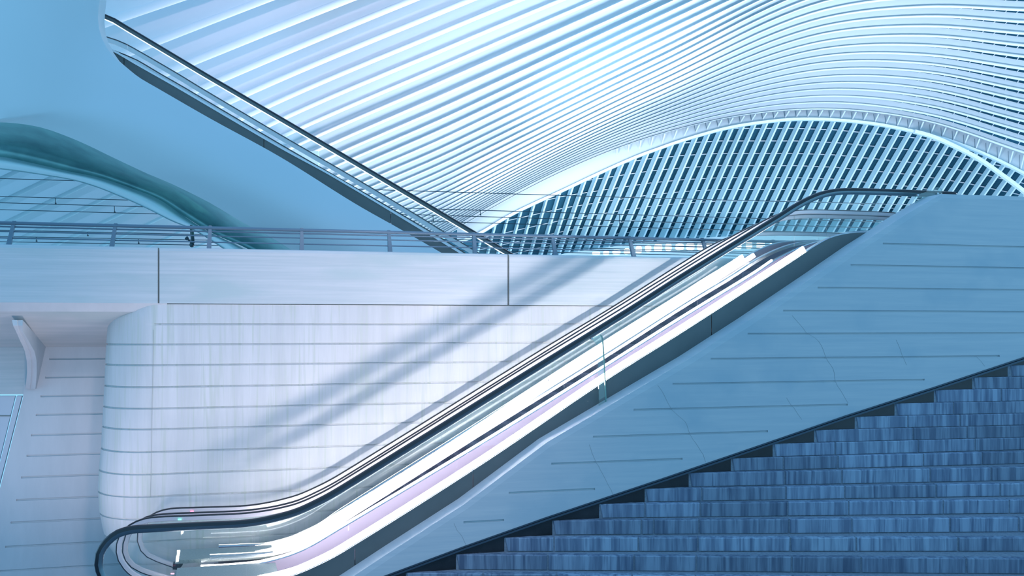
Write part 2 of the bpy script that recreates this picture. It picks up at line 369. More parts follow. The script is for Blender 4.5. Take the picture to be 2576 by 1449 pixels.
# ------------------------------------------------------------------ left concrete: pylon with rounded end, beam, recess
DL = 2.75
def zat(x, y, d): return PL(x, y, d).z
GY = [816, 867, 919, 974, 1028, 1080, 1137, 1193, 1249, 1306, 1362, 1420]
SIL = [(765, 330), (775, 300), (783, 286), (797, 272), (880, 266), (980, 262), (1033, 259), (1134, 254), (1200, 248), (1247, 246), (1300, 249), (1354, 259), (1400, 277), (1447, 314), (1500, 375), (1560, 440), (1660, 520)]
def wall_left():
    ys = [765, 770, 775, 783, 790, 797]
    for g in GY: ys += [g-2.6, g-2.0, g+2.0, g+2.6]
    for y in range(800, 1600, 18):
        if all(abs(y-g) > 5 for g in GY): ys.append(y)
    ys += [1640]
    ys = sorted(ys)
    xs_flat = [2300, 1900, 1700, 1500, 1300, 1100, 900, 700, 550, 450, 396]
    verts = []; cols = len(xs_flat)+16; rows = len(ys)
    for y in ys:
        gi = [k for k, g in enumerate(GY) if abs(y-g) < 2.3]
        z = zat(390, y, DL)
        for x in xs_flat:
            ins = .022 if gi else 0
            p = PL(x, y, DL+ins); p.z = z; verts.append(p)
        a0 = PL(388, y, DL); sx = cubic(SIL, y) if False else lin(SIL, y)
        a1 = PL(min(sx, 384), y, DL+.9)
        w = (a0-a1).dot(TV); R = .9
        for j in range(16):
            th = j/15*math.radians(165)
            ins = .022 if (gi and (gi[0] > 0 or False)) else 0
            p = a0-TV*((w-ins)*math.sin(th))+NV*(ins+ (R-ins)*(1-math.cos(th))); p.z = z; verts.append(p)
    fs = [(r*cols+c, r*cols+c+1, (r+1)*cols+c+1, (r+1)*cols+c) for r in range(rows-1) for c in range(cols-1)]
    # close the back
    b = MB(); b.add(verts, fs)
    n = len(b.v); bk = []
    for r in range(rows):
        bk += [PL(2300, ys[r], DL+2.0)*1.0, verts[r*cols+cols-1]+NV*.0]
        bk[-2].z = verts[r*cols].z
    b.add(bk, []); 
    for r in range(rows-1):
        b.f.append((r*cols, (r+1)*cols, n+2*(r+1), n+2*r)); b.f.append((n+2*r, n+2*(r+1), (r+1)*cols+cols-1, r*cols+cols-1))
    b.f.append(tuple(range(cols))+(n,))
    o = b.build('wall_left', 'conc_v', smooth=True, sharp=35); struct(o, 'grooved concrete pylon wall with a rounded left end behind the escalators')
    # vertical form seam of the rounded end
    s = MB(); p = zat(390, 830, DL); q = zat(384, 1290, DL)
    pa = PL(386, 830, DL-.0015); pb = PL(378, 1250, DL-.0015)
    prism(s, [pa, pa+TV*.004, pb+TV*.004, pb], NV*-.002)
    so = s.build('form_seam', 'seam', o)
wall_left()
# beam of the walkway edge
def beam():
    ztop = zat(402, 622, DL); zbot = zat(395, 765, DL)-.0
    root = empty('walkway_beam', PL(395, 765, DL)); struct(root, 'long concrete edge beam carrying the walkway railing')
    root.name = 'trim_2'
    segs = [(-160, 397), (401, 1277), (1281, 2360)]
    for a, c in segs:
        p = PL(a, 700, DL-.02); q = PL(c, 700, DL-.02); m = MB()
        prof = [(0.0, zbot+.012), (0.0, ztop-.05), (.012, ztop-.015), (.05, ztop), (2.2, ztop), (2.2, zbot+.012)]
        vs = []
        for e in (p, q):
            for dd, z in prof: v = e+NV*dd; v.z = z; vs.append(v)
        n = len(prof); fs = [(i, (i+1) % n, (i+1) % n+n, i+n) for i in range(n)]+[tuple(range(n)), tuple(range(2*n-1, n-1, -1))]
        m.add(vs, fs); m.build('beam_segment', 'conc_h', root)
    m = MB(); 
    for jx in (399, 1279):
        p = PL(jx, 700, DL+.012); p.z = (ztop+zbot)/2; obox(m, p, TV*.008, NV*.01, Vector((0, 0, (ztop-zbot)/2-.01)))
    p = PL(390, 766, DL+.03); q = PL(2360, 766, DL+.03); p.z = q.z = zbot; obox(m, (p+q)/2, (q-p)/2, NV*.02, Vector((0, 0, .008)))
    m.build('joint', 'joint', root)
    # bevelled nosing under the free left part, then the sloping soffit and the recess wall
    m = MB(); a = [PL(-160, 765, DL-.02), PL(420, 765, DL-.02)]
    for v in a: v.z = zbot+.012
    lo = [PL(-160, 784, DL+.10), PL(420, 784, DL+.10)]; zz = zat(200, 784, DL+.10)
    for v in lo: v.z = zz
    b2 = [v+NV*.5 for v in a]; b3 = [v+NV*.5 for v in lo]
    m.add([a[0], a[1], lo[1], lo[0], b2[0], b2[1], b3[1], b3[0]], box8(0)); m.build('nosing', 'conc_s', root)
    m = MB(); n = 10; vs = []
    z1 = zat(200, 872.5, 4.6)
    for i in range(n+1):
        t = i/n; dd = DL+.10+(4.6-DL-.10)*t; z = zz+(z1-zz)*(t**.85)
        for x in (-160, 520): v = PL(x, 800, dd); v.z = z; vs.append(v)
    top = [v+Vector((0, 0, .5)) for v in vs]
    m.add(vs+top, [(2*i, 2*i+1, 2*i+3, 2*i+2) for i in range(n)]+[(2*n+2+2*i+2, 2*n+2+2*i+3, 2*n+2+2*i+1, 2*n+2+2*i) for i in range(n)])
    so = m.build('ceiling', 'conc_h', smooth=True); struct(so, 'sloping concrete soffit under the walkway at the left')
beam()
# recess wall with stopped grooves
DR = 4.6
def wall_back():
    b = MB(); W0 = [(64, 868), (640, 868), (640, 1700), (-110, 1700), (-1, 1232), (58, 1000)]
    prism(b, [PL(x, y, DR) for x, y in W0], NV*.4); o = b.build('wall_back', 'conc_s')
    c = MB()
    for x0, y0 in [(124, 903), (114, 949.5), (102, 997), (90, 1044), (78, 1095), (67, 1147), (53, 1201), (41, 1258), (27, 1315), (13, 1376), (-2, 1437)]:
        p = PL(x0, y0, DR); q = PL(560, y0, DR); q.z = p.z; obox(c, (p+q)/2, (q-p)/2, NV*.024, Vector((0, 0, .016)))
    co = c.build('cut', 'conc_s'); md = o.modifiers.new('b', 'BOOLEAN'); md.object = co; md.solver = 'EXACT'
    dg = bpy.context.evaluated_depsgraph_get(); me = bpy.data.meshes.new_from_object(o.evaluated_get(dg)); o.modifiers.clear(); o.data = me
    bpy.data.objects.remove(co); struct(o, 'recessed grooved concrete wall left of the rounded pylon')
    b = MB(); prism(b, [PL(x, y, DR+.02) for x, y in [(-170, 868), (70, 868), (62, 992), (-170, 992)]], NV*.38)
    struct(b.build('wall_far_left', 'conc_h'), 'plain concrete panel above the white door at the left edge')
wall_back()
root = empty('door_1', PL(20, 1400, DR+.06)); root.location.z = 0; struct(root, 'white door with slanted frame at the left edge')
b = MB(); prism(b, [PL(x, y, DR+.05) for x, y in [(-170, 996), (38, 996), (-20, 1230), (-130, 1700), (-170, 1700)]], NV*.08); b.build('door_panel', 'door', root)
b = MB(); prism(b, [PL(x, y, DR+.02) for x, y in [(42, 996), (55, 996), (-5, 1230), (-115, 1700), (-128, 1700), (-17, 1230)]], NV*.1); b.build('door_frame', 'door', root)
b = MB(); p = PL(-170, 1046, DR+.045); q = PL(28, 1046, DR+.045); obox(b, (p+q)/2, (q-p)/2, NV*.006, Vector((0, 0, .006))); b.build('door_seam', 'joint', root)
# curved cantilever bracket
rows = [(30, 57, 805, 2.95), (33, 57, 819, 2.95), (40, 57, 833, 3.05), (50, 71, 856, 3.3), (58, 80, 872, 3.5), (63, 87, 885, 3.7), (67, 92, 908, 3.95), (68, 92.5, 937, 4.2), (66, 91, 958, 4.36), (63, 89, 978, 4.5)]
b = MB(); vs = []
for l, r, y, d in rows:
    t = min(1, max(0, (y-805)/66.)); 
    bx, by = (57+59*t, 805+66*t) if y < 871 else (116-24*(y-871)/107., y)
    bd = 2.95+(DR-2.95)*t if y < 871 else DR+.02
    pl, pr = PL(l, y, d), PL(r, y, d); pb = PL(bx, min(by, y) if y >= 871 else by, bd)
    lb = pl+(pb-pr)
    vs += [pl, pl+(pr-pl)*.45, pl+(pr-pl)*.5+NV*.02, pr, pb, lb]
n = len(rows); fs = []
for i in range(n-1):
    a = i*6; c = a+6
    for j in range(6): fs.append((a+j, a+(j+1) % 6, c+(j+1) % 6, c+j))
fs += [tuple(range(6)), tuple(range((n-1)*6+5, (n-1)*6-1, -1))]
b.add(vs, fs); br = b.build('cantilever_bracket', 'conc_s', smooth=True, sharp=30)
tag(br, 'curved concrete bracket reaching from the recessed wall up to the walkway soffit', 'bracket')

# ------------------------------------------------------------------ walkway railing
zmain = lambda x: PL(x, 0, DL+.12)
def rail_z(px, y): return zat(px, y, DL+.12)
rt = empty('walkway_railing', PL(760, 628, DL+.12)); tag(rt, 'long grey steel railing with slanted posts on top of the concrete beam', 'railing')
zr = rail_z(526, 573.5); z1 = rail_z(860, 601); z2 = rail_z(860, 616); zb = zat(402, 622, DL)-.01
def hor(mb, x0, x1, z, r, d=DL+.12, k=8):
    p = PL(x0, 700, d); q = PL(x1, 700, d); p.z = q.z = z; tube(mb, [p, q], r, k)
b = MB(); hor(b, -160, 2080, zr, .026, k=12); b.build('top_rail', 'rail', rt, smooth=True)
b = MB(); hor(b, -160, 2080, zr-.052, .012, k=8); b.build('lower_tube', 'rail', rt, smooth=True)
for z in (z1, z2):
    b = MB(); hor(b, -160, 2080, z, .010); b.build('bar', 'rail', rt, smooth=True)
for tx, bx in [(36, 22), (291, 281), (529, 525.6), (759, 759), (978, 981.5), (1191, 1195), (1388, 1398), (1582, 1595), (1766, 1781), (1944, 1962)]:
    t0 = PL(tx, 600, DL+.13); t0.z = zr+.035; q = PL(bx, 620, DL+.13); q.z = zb; b = MB()
    vs = []
    for v, w, dp in ((q, .034, .03), (t0, .022, .024)):
        vs += [v-TV*w-NV*dp, v+TV*w-NV*dp, v+TV*w+NV*dp, v-TV*w+NV*dp]
    b.add(vs, [(0, 1, 2, 3), (7, 6, 5, 4), (0, 4, 5, 1), (1, 5, 6, 2), (2, 6, 7, 3), (3, 7, 4, 0)])
    c = t0.copy(); c.z = zr-.0; obox(b, c+TV*.05, TV*.03, NV*.018, Vector((0, 0, .02)))
    b.build('post', 'rail', rt)

# ------------------------------------------------------------------ the two foreground escalators
S1 = [(2210, 586), (2147, 586), (2113, 591.5), (2078, 604), (2027, 635), (1999, 653.6), (1716, 836.5), (1525, 957), (1204, 1174), (860, 1391), (790, 1427), (735, 1449), (640, 1470), (520, 1480), (430, 1484)]
RAILS = {
 1: [(2400, 489), (2308, 485), (2199, 481), (2113, 480.5), (2061, 490), (2009, 514), (1958, 546), (1716, 695), (1583, 780), (1350, 924), (860, 1228), (801, 1261), (735, 1290), (634, 1313), (501, 1321), (380, 1327), (334, 1330), (297, 1340), (268, 1362), (249, 1393), (246, 1420), (255, 1450), (280, 1482), (330, 1507), (430, 1530)],
 2: [(2274, 543), (2245, 538), (2100, 532), (2009, 532), (1960, 541), (1923, 557), (1854, 598), (1716, 682), (1565, 778), (1350, 908), (860, 1213), (801, 1246), (735, 1273), (634, 1292), (501, 1299), (400, 1303), (362, 1308), (328, 1323), (305, 1345), (297, 1368), (296, 1388), (301, 1408), (314, 1428), (335, 1447), (380, 1468), (430, 1482)],
 3: [(2262, 552), (2230, 548), (2100, 543), (2009, 543), (1960, 550), (1905, 566), (1840, 598), (1716, 674), (1553, 775), (1350, 901), (860, 1206), (801, 1238), (735, 1266), (634, 1285), (501, 1292), (410, 1296), (370, 1303), (340, 1322), (320, 1345), (313, 1368), (312, 1388), (319, 1408), (333, 1424), (355, 1436), (395, 1449), (430, 1458)],
 4: [(2147, 591), (2050, 587), (1923, 586), (1860, 592), (1802, 613), (1716, 664), (1531, 781), (1350, 890), (860, 1193), (801, 1225), (735, 1252), (634, 1273), (501, 1279), (430, 1282), (395, 1291), (366, 1311), (350, 1337), (349, 1360), (357, 1383), (372, 1398), (395, 1409), (440, 1425)],
}
BAND = {
 1: S1,
 2: [(2180, 600), (2090, 604), (2030, 618), (1960, 650), (1900, 690), (1716, 803), (1525, 924), (1204, 1124), (860, 1330), (760, 1387), (668, 1416), (590, 1426), (505, 1431)],
 3: [(2120, 606), (2010, 612), (1930, 640), (1830, 702), (1716, 771), (1525, 893), (1204, 1092), (860, 1310), (790, 1355), (701, 1388), (610, 1397), (528, 1401)],
 4: [(2050, 606), (1950, 614), (1870, 650), (1780, 700), (1716, 741), (1525, 860), (1204, 1066), (860, 1283), (780, 1336), (680, 1369), (620, 1373), (550, 1376)],
}
DP = {1: .5, 2: 1.35, 3: 1.55, 4: 2.4}
RUB = [(-.006, -.040), (.026, -.034), (.034, -.018), (.036, 0), (.034, .018), (.026, .034), (-.006, .040)]
TRK = [(-.004, -.034), (-.004, .034), (-.036, .030), (-.050, .014), (-.052, -.014), (-.036, -.030)]
RUB2 = [(.010, -.036), (.022, -.034), (.030, -.018), (.032, 0), (.030, .018), (.022, .034), (.010, .036)]
TRK2 = [(.010, -.035), (.010, .034), (-.046, .030), (-.056, .014), (-.056, -.018), (-.048, -.033)]
def scaled(pr, s): return [(u*s, v*s) for u, v in pr]
def ylook(line, x):      # y of the (right-to-left) line at x on its upper run
    for a, c in zip(line[:-1], line[1:]):
        if min(a[0], c[0]) <= x <= max(a[0], c[0]) and a[0] != c[0]:
            t = (x-a[0])/(c[0]-a[0]); return a[1]+(c[1]-a[1])*t
    return line[-1][1]
def balustrade(root, k, joints, led):
    d = DP[k]; s = {1: 1.18, 2: .86, 3: .86, 4: .86}[k]
    raw = smooth_line(RAILS[k], 14); pts = [PL(x, y, d) for x, y in raw]
    b = MB(); sweep(b, pts, scaled(RUB if k == 1 else RUB2, s), NV); b.build('handrail', 'rubber', root, smooth=True, sharp=50)
    b = MB(); sweep(b, pts, scaled(TRK if k == 1 else TRK2, s), NV); b.build('rail_track', 'steel_h' if k == 1 else 'steel_p', root, smooth=True, sharp=40)
    band = smooth_line(BAND[k], 16)
    # glass panels between the rail and the skirting
    lo = min(p[0] for p in raw); top_raw = raw[:[i for i, p in enumerate(raw) if p[0] < 520 or i == len(raw)-1][0]+1] if k != 4 else raw[:[i for i, p in enumerate(raw) if p[0] < 560][0]+1]
    xr = min(raw[0][0], band[0][0]+(60 if k > 1 else 0)); js = [xr]+[j for j in joints if j < xr-40]
    for a, c in zip(js[:-1], js[1:]):
        xs = [a+(c-a)*i/10 for i in range(11)]
        poly = [PL(x, ylook(top_raw, x)+4, d) for x in xs]+[PL(x, (ylook(band, x) if x < band[0][0] else band[0][1])+6, d) for x in reversed(xs)]
        poly[0] += TV*-.004; poly[-1] += TV*-.004; poly[10] += TV*.004; poly[11] += TV*.004
        g = MB(); prism(g, poly, NV*.014); g.build('glass_panel', 'glass', root)
    xj = js[-1]; idx = [i for i, p in enumerate(raw) if p[0] <= xj][0]
    nose = raw[idx:]; bl = [p for p in band if p[0] < xj and p[1] > 1300][::-1]
    bl = [p for p in bl if p[0] > nose[-1][0]+5]
    poly = [PL(xj-1, ylook(top_raw, xj)+4, d)]+[PL(x, y, d) for x, y in nose]+[PL(x, y+6, d) for x, y in bl]+[PL(xj-1, ylook(band, xj)+6, d)]
    g = MB(); prism(g, poly, NV*.014); g.build('glass_panel', 'glass', root)
    # lit skirting cover along the foot of the glass
    hgt = {1: .105, 2: .05, 3: .035, 4: .03}[k]
    bp = [PL(x, y, d+.06) for x, y in band if x < {1: 2035, 2: 1950, 3: 1890, 4: 1830}[k]]
    b = MB(); sweep(b, bp, [(.0, -.018), (hgt-.01, -.018), (hgt, -.008), (hgt, .018), (0, .018)], NV); b.build('light_strip', led, root, smooth=False)
    bp = [PL(x, y, d) for x, y in band]
    b = MB(); sweep(b, bp, [(.012, -.04), (.022, -.03), (.022, .03), (.012, .11), (-.03, .11), (-.03, -.04)], NV); b.build('skirt_cap', 'steel', root, smooth=False)
def escal(name, ks, label, joints):
    root = empty(name, PL(900, 1449, DP[ks[0]]+.4)); root.location.z = 0
    tag(root, label, 'escalator')
    for k in ks: balustrade(root, k, joints[k], 'led' if k == 1 else 'led2')
    b = MB(); sweep(b, [PL(x, y, DP[ks[1]]-.05) for x, y in smooth_line(BAND[ks[1]], 16)], [(.0, -.006), (.0, .006), (-.34, .006), (-.34, -.006)], NV); b.build('inner_skirt', 'steel_s', root)
    # moving steps and comb plate between the two balustrades
    d0, d1 = DP[ks[0]]+.10, DP[ks[1]]-.06
    line = S1 if ks[0] == 1 else BAND[3]
    P = [PL(x, y, d0) for x, y in smooth_line(line, 8)]
    # resample along the slope into treads
    acc = 0; last = P[0]; cnt = 0
    targets = []; pitch = .30
    for a, c in zip(P[:-1], P[1:]):
        L = (c-a).length; t = pitch-acc
        while t < L:
            targets.append(a+(c-a)*(t/L)); t += pitch
        acc = (acc+L) % pitch
    for q in targets:
        b = MB(); w = .155
        c = q+Vector((0, 0, -.24)); vs = []
        for dd in (0, d1-d0):
            for (aa, zz) in ((-w, 0), (w, 0), (w, -.16), (-w, -.16)): vs.append(c+TV*aa+NV*dd+Vector((0, 0, zz)))
        b.add(vs, box8(0)); b.build('step', 'steel_s', root)
    return root
J1 = {1: [2223, 1999, 1755, 1524, 1150, 877, 621], 2: [2080, 1870, 1640, 1420, 1190, 920, 636], 3: [2060, 1850, 1600, 1380, 1160, 900, 640], 4: [1950, 1780, 1560, 1340, 1110, 880, 650]}
e1 = escal('escalator', (1, 2), 'nearest escalator with dark skirt panel resting on the sloping concrete wall', J1)
e2 = escal('escalator', (3, 4), 'second escalator running alongside, between the nearest one and the grooved pylon wall', J1)
# dark steel side cladding of the near escalator, in panels
bot = [(2209, 600), (2165, 628), (2061, 700), (1889, 816), (1737, 914), (1652, 964), (1377, 1126), (1170, 1281), (981, 1403), (890, 1463), (800, 1520), (600, 1560), (430, 1560)]
seams = [2212, 1790, 1524, 1190, 893, 432]
for a, c in zip(seams[:-1], seams[1:]):
    xs = [a-1+(c-a+2)*i/24 for i in range(25)]
    poly = [PL(x, ylook(smooth_line(S1, 10), x), .44) for x in xs]+[PL(x, lin(sorted(bot), x)+6, .44) for x in reversed(xs)]
    b = MB(); prism(b, poly, NV*.05); b.build('skirt_panel', 'steel_d', e1)
# indicator lamps and newel bases
for k, (x, y), m, root in ((4, (483, 1286.5), 'red', e2), (2, (452, 1307), 'green', e1), (2, (434, 1443), 'red', e1)):
    b = MB(); obox(b, PL(x, y, DP[k]-.05), TV*.022, NV*.01, Vector((0, 0, .006))); b.build('indicator_light', m, root)
b = MB(); prism(b, [PL(x, y, 2.3) for x, y in [(435, 1418), (450, 1420), (457, 1408), (466, 1407), (458, 1424), (448, 1434), (434, 1433)]], NV*.15); b.build('newel_base', 'rubber', e2, bevel=.006)
for root, d0, d1, y in ((e1, .55, 1.3, 1462), (e2, 1.65, 2.35, 1410)):
    b = MB(); p = PL(440, y, d0); vs = []
    q = PL(700, y, d0); q.z = p.z
    for dd in (0, d1-d0):
        vs += [p+NV*dd, q+NV*dd, q+NV*dd-Vector((0, 0, .05)), p+NV*dd-Vector((0, 0, .05))]
    b.add(vs, box8(0)); b.build('comb_plate', 'comb', root)
# guard glass on the wall edge (middle) and at the upper end
g = MB(); poly = [(1488, 851), (1500, 845), (1512, 842), (1517, 850), (1519, 880), (1522, 960), (1525, 1038), (1508, 1046), (1506, 960), (1504, 870)]
prism(g, [PL(x, y, .30) for x, y in poly], NV*.02); go = g.build('guard_glass', 'glassg'); tag(go, 'upright curved glass guard plate crossing the dark skirt of the near escalator', 'glass guard')
b = MB(); prism(b, [PL(x, y, .298) for x, y in [(1510, 842), (1515.5, 845), (1518.5, 862), (1521, 900), (1524, 960), (1527, 1038), (1525, 1038), (1522, 960), (1519, 900), (1516.5, 862), (1513.5, 847)]], NV*.024); b.build('glass_edge', 'gedge', go)
b = MB(); obox(b, PL(1519, 1033, .28), TV*.02, NV*.02, Vector((0, 0, .028))); b.build('clamp', 'steel', go, bevel=.004)
b = MB(); obox(b, PL(1488, 852, .34), TV*.012, NV*.03, Vector((0, 0, .012))); b.build('clamp', 'steel', go, bevel=.004)
g = MB(); poly = [(2304, 492), (2320, 486), (2349, 476), (2355, 471), (2363, 471), (2370, 476), (2371, 486), (2362, 492), (2340, 505), (2310, 524), (2304, 520)]
prism(g, [PL(x, y, .33) for x, y in poly], NV*.02); go = g.build('guard_glass', 'glassg'); tag(go, 'small rounded glass guard at the top end of the near handrail', 'glass guard')
b = MB(); obox(b, PL(2308, 491, .32), TV*.015, NV*.02, Vector((0, 0, .015))); b.build('clamp', 'steel', go, bevel=.004)
b = MB(); obox(b, PL(2358, 487, .32), TV*.015, NV*.02, Vector((0, 0, .015))); b.build('clamp', 'steel', go, bevel=.004)

# ------------------------------------------------------------------ blue shell at the left, far escalator
YV = Vector((0, 1, 0))
TOPB = [(-80, -90), (232, -90), (240, -89), (243, 0), (237.5, 20), (238, 50)]
def shell():
    edge = [(243, -90), (243, 0), (238, 30), (239, 60), (244, 90), (256, 114), (272, 141), (299, 165), (335, 193), (381, 220), (520, 300), (700, 399), (886, 515), (1000, 579.5), (1100, 637), (1190, 690)]
    Fc = [(-80, 306), (0, 307), (97, 319), (193, 353), (290, 399), (367, 435), (435, 464), (531, 512), (604, 556), (676, 594), (729, 626), (830, 690)]
    # parametrise: s along both edges, t across
    def res(l, n):
        V = [Vector((x, y, 0)) for x, y in l]; L = [0]
        for a, c in zip(V[:-1], V[1:]): L.append(L[-1]+(c-a).length)
        out = []
        for i in range(n+1):
            t = L[-1]*i/n
            for j in range(len(V)-1):
                if t <= L[j+1]+1e-6: out.append(V[j]+(V[j+1]-V[j])*((t-L[j])/(L[j+1]-L[j]))); break
        return out
    n = 48; m = 14
    up = res(smooth_line(edge, 10), n); dn = res(smooth_line([(-80, -90), (-80, 100)]+Fc, 10), n)
    vs = []
    for i in range(n+1):
        for j in range(m+1):
            t = j/m; q = up[i]*(1-t)+dn[i]*t
            vs.append(PD(q.x, q.y, 21.6-.35*math.sin(math.pi*t)-.0008*(q.x-400)))
    W = m+1; fs = [(i*W+j, i*W+j+1, (i+1)*W+j+1, (i+1)*W+j) for i in range(n) for j in range(m)]
    b = MB(); b.add(vs, fs)
    # edge return along the upper (opening) side
    base = len(b.v); b.add([vs[i*W]+Vector((.05, .05, .03)) for i in range(n+1)]+[vs[i*W]+Vector((.05, .4, .03)) for i in range(n+1)], [])
    for i in range(n):
        b.f.append((i*W, (i+1)*W, base+i+1, base+i)); b.f.append((base+i, base+i+1, base+n+1+i+1, base+n+1+i))
    o = b.build('wall_shell', 'shell', smooth=True, sharp=40)
    # back skin keeps the shell solid
    root = struct(o, 'smooth blue painted shell wall sweeping across the upper left')
    G = [(-80, 390), (0, 394), (72, 408), (169, 430), (251, 447), (338, 476), (401, 502), (459, 541), (531, 585), (623, 626), (730, 690)]
    I = [(-80, 420), (0, 424), (97, 437), (184, 452), (242, 469), (314, 498), (367, 522), (435, 556), (483, 575), (560, 623), (650, 690)]
    f = res(smooth_line(Fc, 10), n); g = res(smooth_line(G, 10), n); h = res(smooth_line(I, 10), n)
    vs = []; m2 = 8
    for i in range(n+1):
        for j in range(m2+1):
            t = j/m2; q = f[i]*(1-t)+g[i]*t; vs.append(PD(q.x, q.y, 21.6-.0008*(q.x-400)+2.2*math.sin(t*math.pi/2)+.25*math.sin(math.pi*t)))
    W = m2+1; b = MB(); b.add(vs, [(i*W+j, i*W+j+1, (i+1)*W+j+1, (i+1)*W+j) for i in range(n) for j in range(m2)]); b.build('soffit', 'soffit', o, smooth=True)
    vs = []
    for i in range(n+1):
        for j in range(9):
            t = j/8; q = g[i]*(1-t)+h[i]*t; vs.append(PD(q.x, q.y, 23.75-.45*math.sin(math.pi*t)+.5*t))
        vs.append(PD(h[i].x, h[i].y+2, 24.2))
    W = 10; b = MB(); b.add(vs, [(i*W+j, i*W+j+1, (i+1)*W+j+1, (i+1)*W+j) for i in range(n) for j in range(9)]); b.build('lip', 'lip', o, smooth=True)
shell()

Y3 = 22.6
far = empty('escalator', PD(700, 700, Y3)); far.location.z = CZ-2; tag(far, 'far escalator descending to the right across the vault, beside the blue shell wall', 'escalator')
def P3(x, y, dy=0): return PD(x, y, Y3+dy)
RA = [(215, 30), (241, 36), (265, 42), (288, 52), (319, 71), (372, 102.5), (448, 148), (520, 191), (719, 307), (960, 449), (1200, 591), (1296, 648), (1380, 698)]
RB = [(215, 88), (247, 93), (265, 95), (296, 105), (319, 115), (357, 136), (448, 189), (502, 222), (700, 339), (893, 451), (1073, 559), (1124, 591), (1218, 648), (1300, 698)]
RC = [(250, 118), (291, 131), (317, 141), (346, 154), (402, 187), (463, 222), (700, 362), (859, 454), (1085, 586), (1172, 640), (1260, 694)]
RD = [(240, 110), (256, 114), (275, 124), (297, 135), (341, 161), (445, 220), (700, 369), (837, 444), (1071, 584), (1160, 638), (1240, 688)]
ES = [(243, 125), (256, 140), (272, 150), (299, 172), (335, 200), (381, 227), (520, 306), (700, 405), (886, 521), (1000, 586), (1100, 644), (1180, 692)]
def rsweep(l, prof, dy): b = MB(); sweep(b, [P3(x, y, dy) for x, y in reversed(smooth_line(l, 20))], prof, YV); return b
# far rail nearest to camera is A in the picture plane; B and C stand behind it
rsweep(RA, [(.01, -.05), (.045, -.04), (.055, 0), (.045, .04), (.01, .05)], .1).build('handrail', 'rubber', far, smooth=True, sharp=50)
rsweep(RA, [(.01, -.045), (.01, .045), (-.05, .04), (-.05, -.04)], .1).build('rail_track', 'steel_d', far)
rsweep(RA, [(-.05, -.03), (-.05, .03), (-.068, .03), (-.068, -.03)], .1).build('light_strip', 'lamp', far)
rsweep(RB, [(.01, -.05), (.035, -.04), (.035, .04), (.01, .05)], 1.1).build('handrail', 'rubber', far, smooth=True, sharp=50)
rsweep(RB, [(.01, -.045), (.01, .045), (-.085, .04), (-.085, -.04)], 1.1).build('rail_track', 'white', far)
rsweep(RC, [(.0, -.03), (.028, -.03), (.028, .03), (0, .03)], .9).build('skirt_gasket', 'rubber', far)
rsweep(RC, [(.0, -.04), (.0, .04), (-.07, .04), (-.07, -.04)], .9).build('skirt_cap', 'white', far)
rsweep(RD, [(.03, -.03), (.03, .03), (-.012, .03), (-.012, -.03)], .0).build('skirt_cap', 'white', far)
xs = [256]+[262+i*(1240-262)/40 for i in range(41)]
for a, c in ((250, 312), (312, 664), (664, 983), (983, 1240)):
    xx = [a+1+(c-a-2)*i/16 for i in range(17)]
    b = MB(); prism(b, [P3(x, lin(RD, x), 0) for x in xx]+[P3(x, lin(ES, x)+2, 0) for x in reversed(xx)], YV*.1); b.build('skirt_panel', 'steel_d', far)
for a, c in ((244, 320), (320, 495), (495, 670), (670, 840), (840, 1010), (1010, 1185), (1185, 1290)):
    xx = [a+1+(c-a-1)*i/8 for i in range(9)]
    b = MB(); prism(b, [P3(x, lin(RA, x)+6, .1) for x in xx]+[P3(x, lin(RD, x), .1) for x in reversed(xx)], YV*.012); b.build('glass_panel', 'glass', far)
for i in range(34):
    x = 330+i*27; q = P3(x, lin(RD, x)+14, .15); b = MB(); obox(b, q+YV*.5, Vector((.12, 0, 0)), YV*.42, Vector((0, 0, .05))); b.build('step', 'steel_s', far)

# ------------------------------------------------------------------ great white vault: curved ribs
K = list(range(0, 37))
def padk(l, step0, grow, n=37):
    l = list(l)
    while len(l) < n: l.append(l[-1]-step0); step0 *= grow
    return l
x2576 = padk([387, 360, 334, 308, 283, 256, 231, 204, 177, 146, 118, 88, 59, 29, -1], 30, 1.0)
x2326 = padk([305, 288, 266.5, 246, 225, 204, 183, 162.5, 141, 117, 93, 69, 44, 20, -5, -31, -57], 27, 1.005)
x2076 = padk([276, 260, 244, 227, 211, 195, 178, 160, 143, 125, 107, 87, 68, 48, 28, 6, -12, -33, -49, -67, -86, -103, -125, -150, -173, -200, -228, -258, -290, -325, -362, -400, -440], 44, 1.04)
x1650 = padk([341, 334, 326.5, 319, 311, 303, 295, 287, 278.5, 269.5, 260, 250, 238, 226, 212, 199, 183, 168, 151, 135, 115, 93, 71, 49, 25, 2, -30, -62, -97, -137, -185, -240, -300, -370, -450, -540], 95, 1.1)
x1150 = padk([577, 572, 567.5, 562.5, 557, 551, 545, 538.5, 531.5, 524, 516, 507, 497, 486, 474, 461, 447, 431, 415, 397, 379, 359, 337, 311, 287, 259, 228, 194, 157, 116, 71, 21, -38, -100, -170, -250], 85, 1.1)
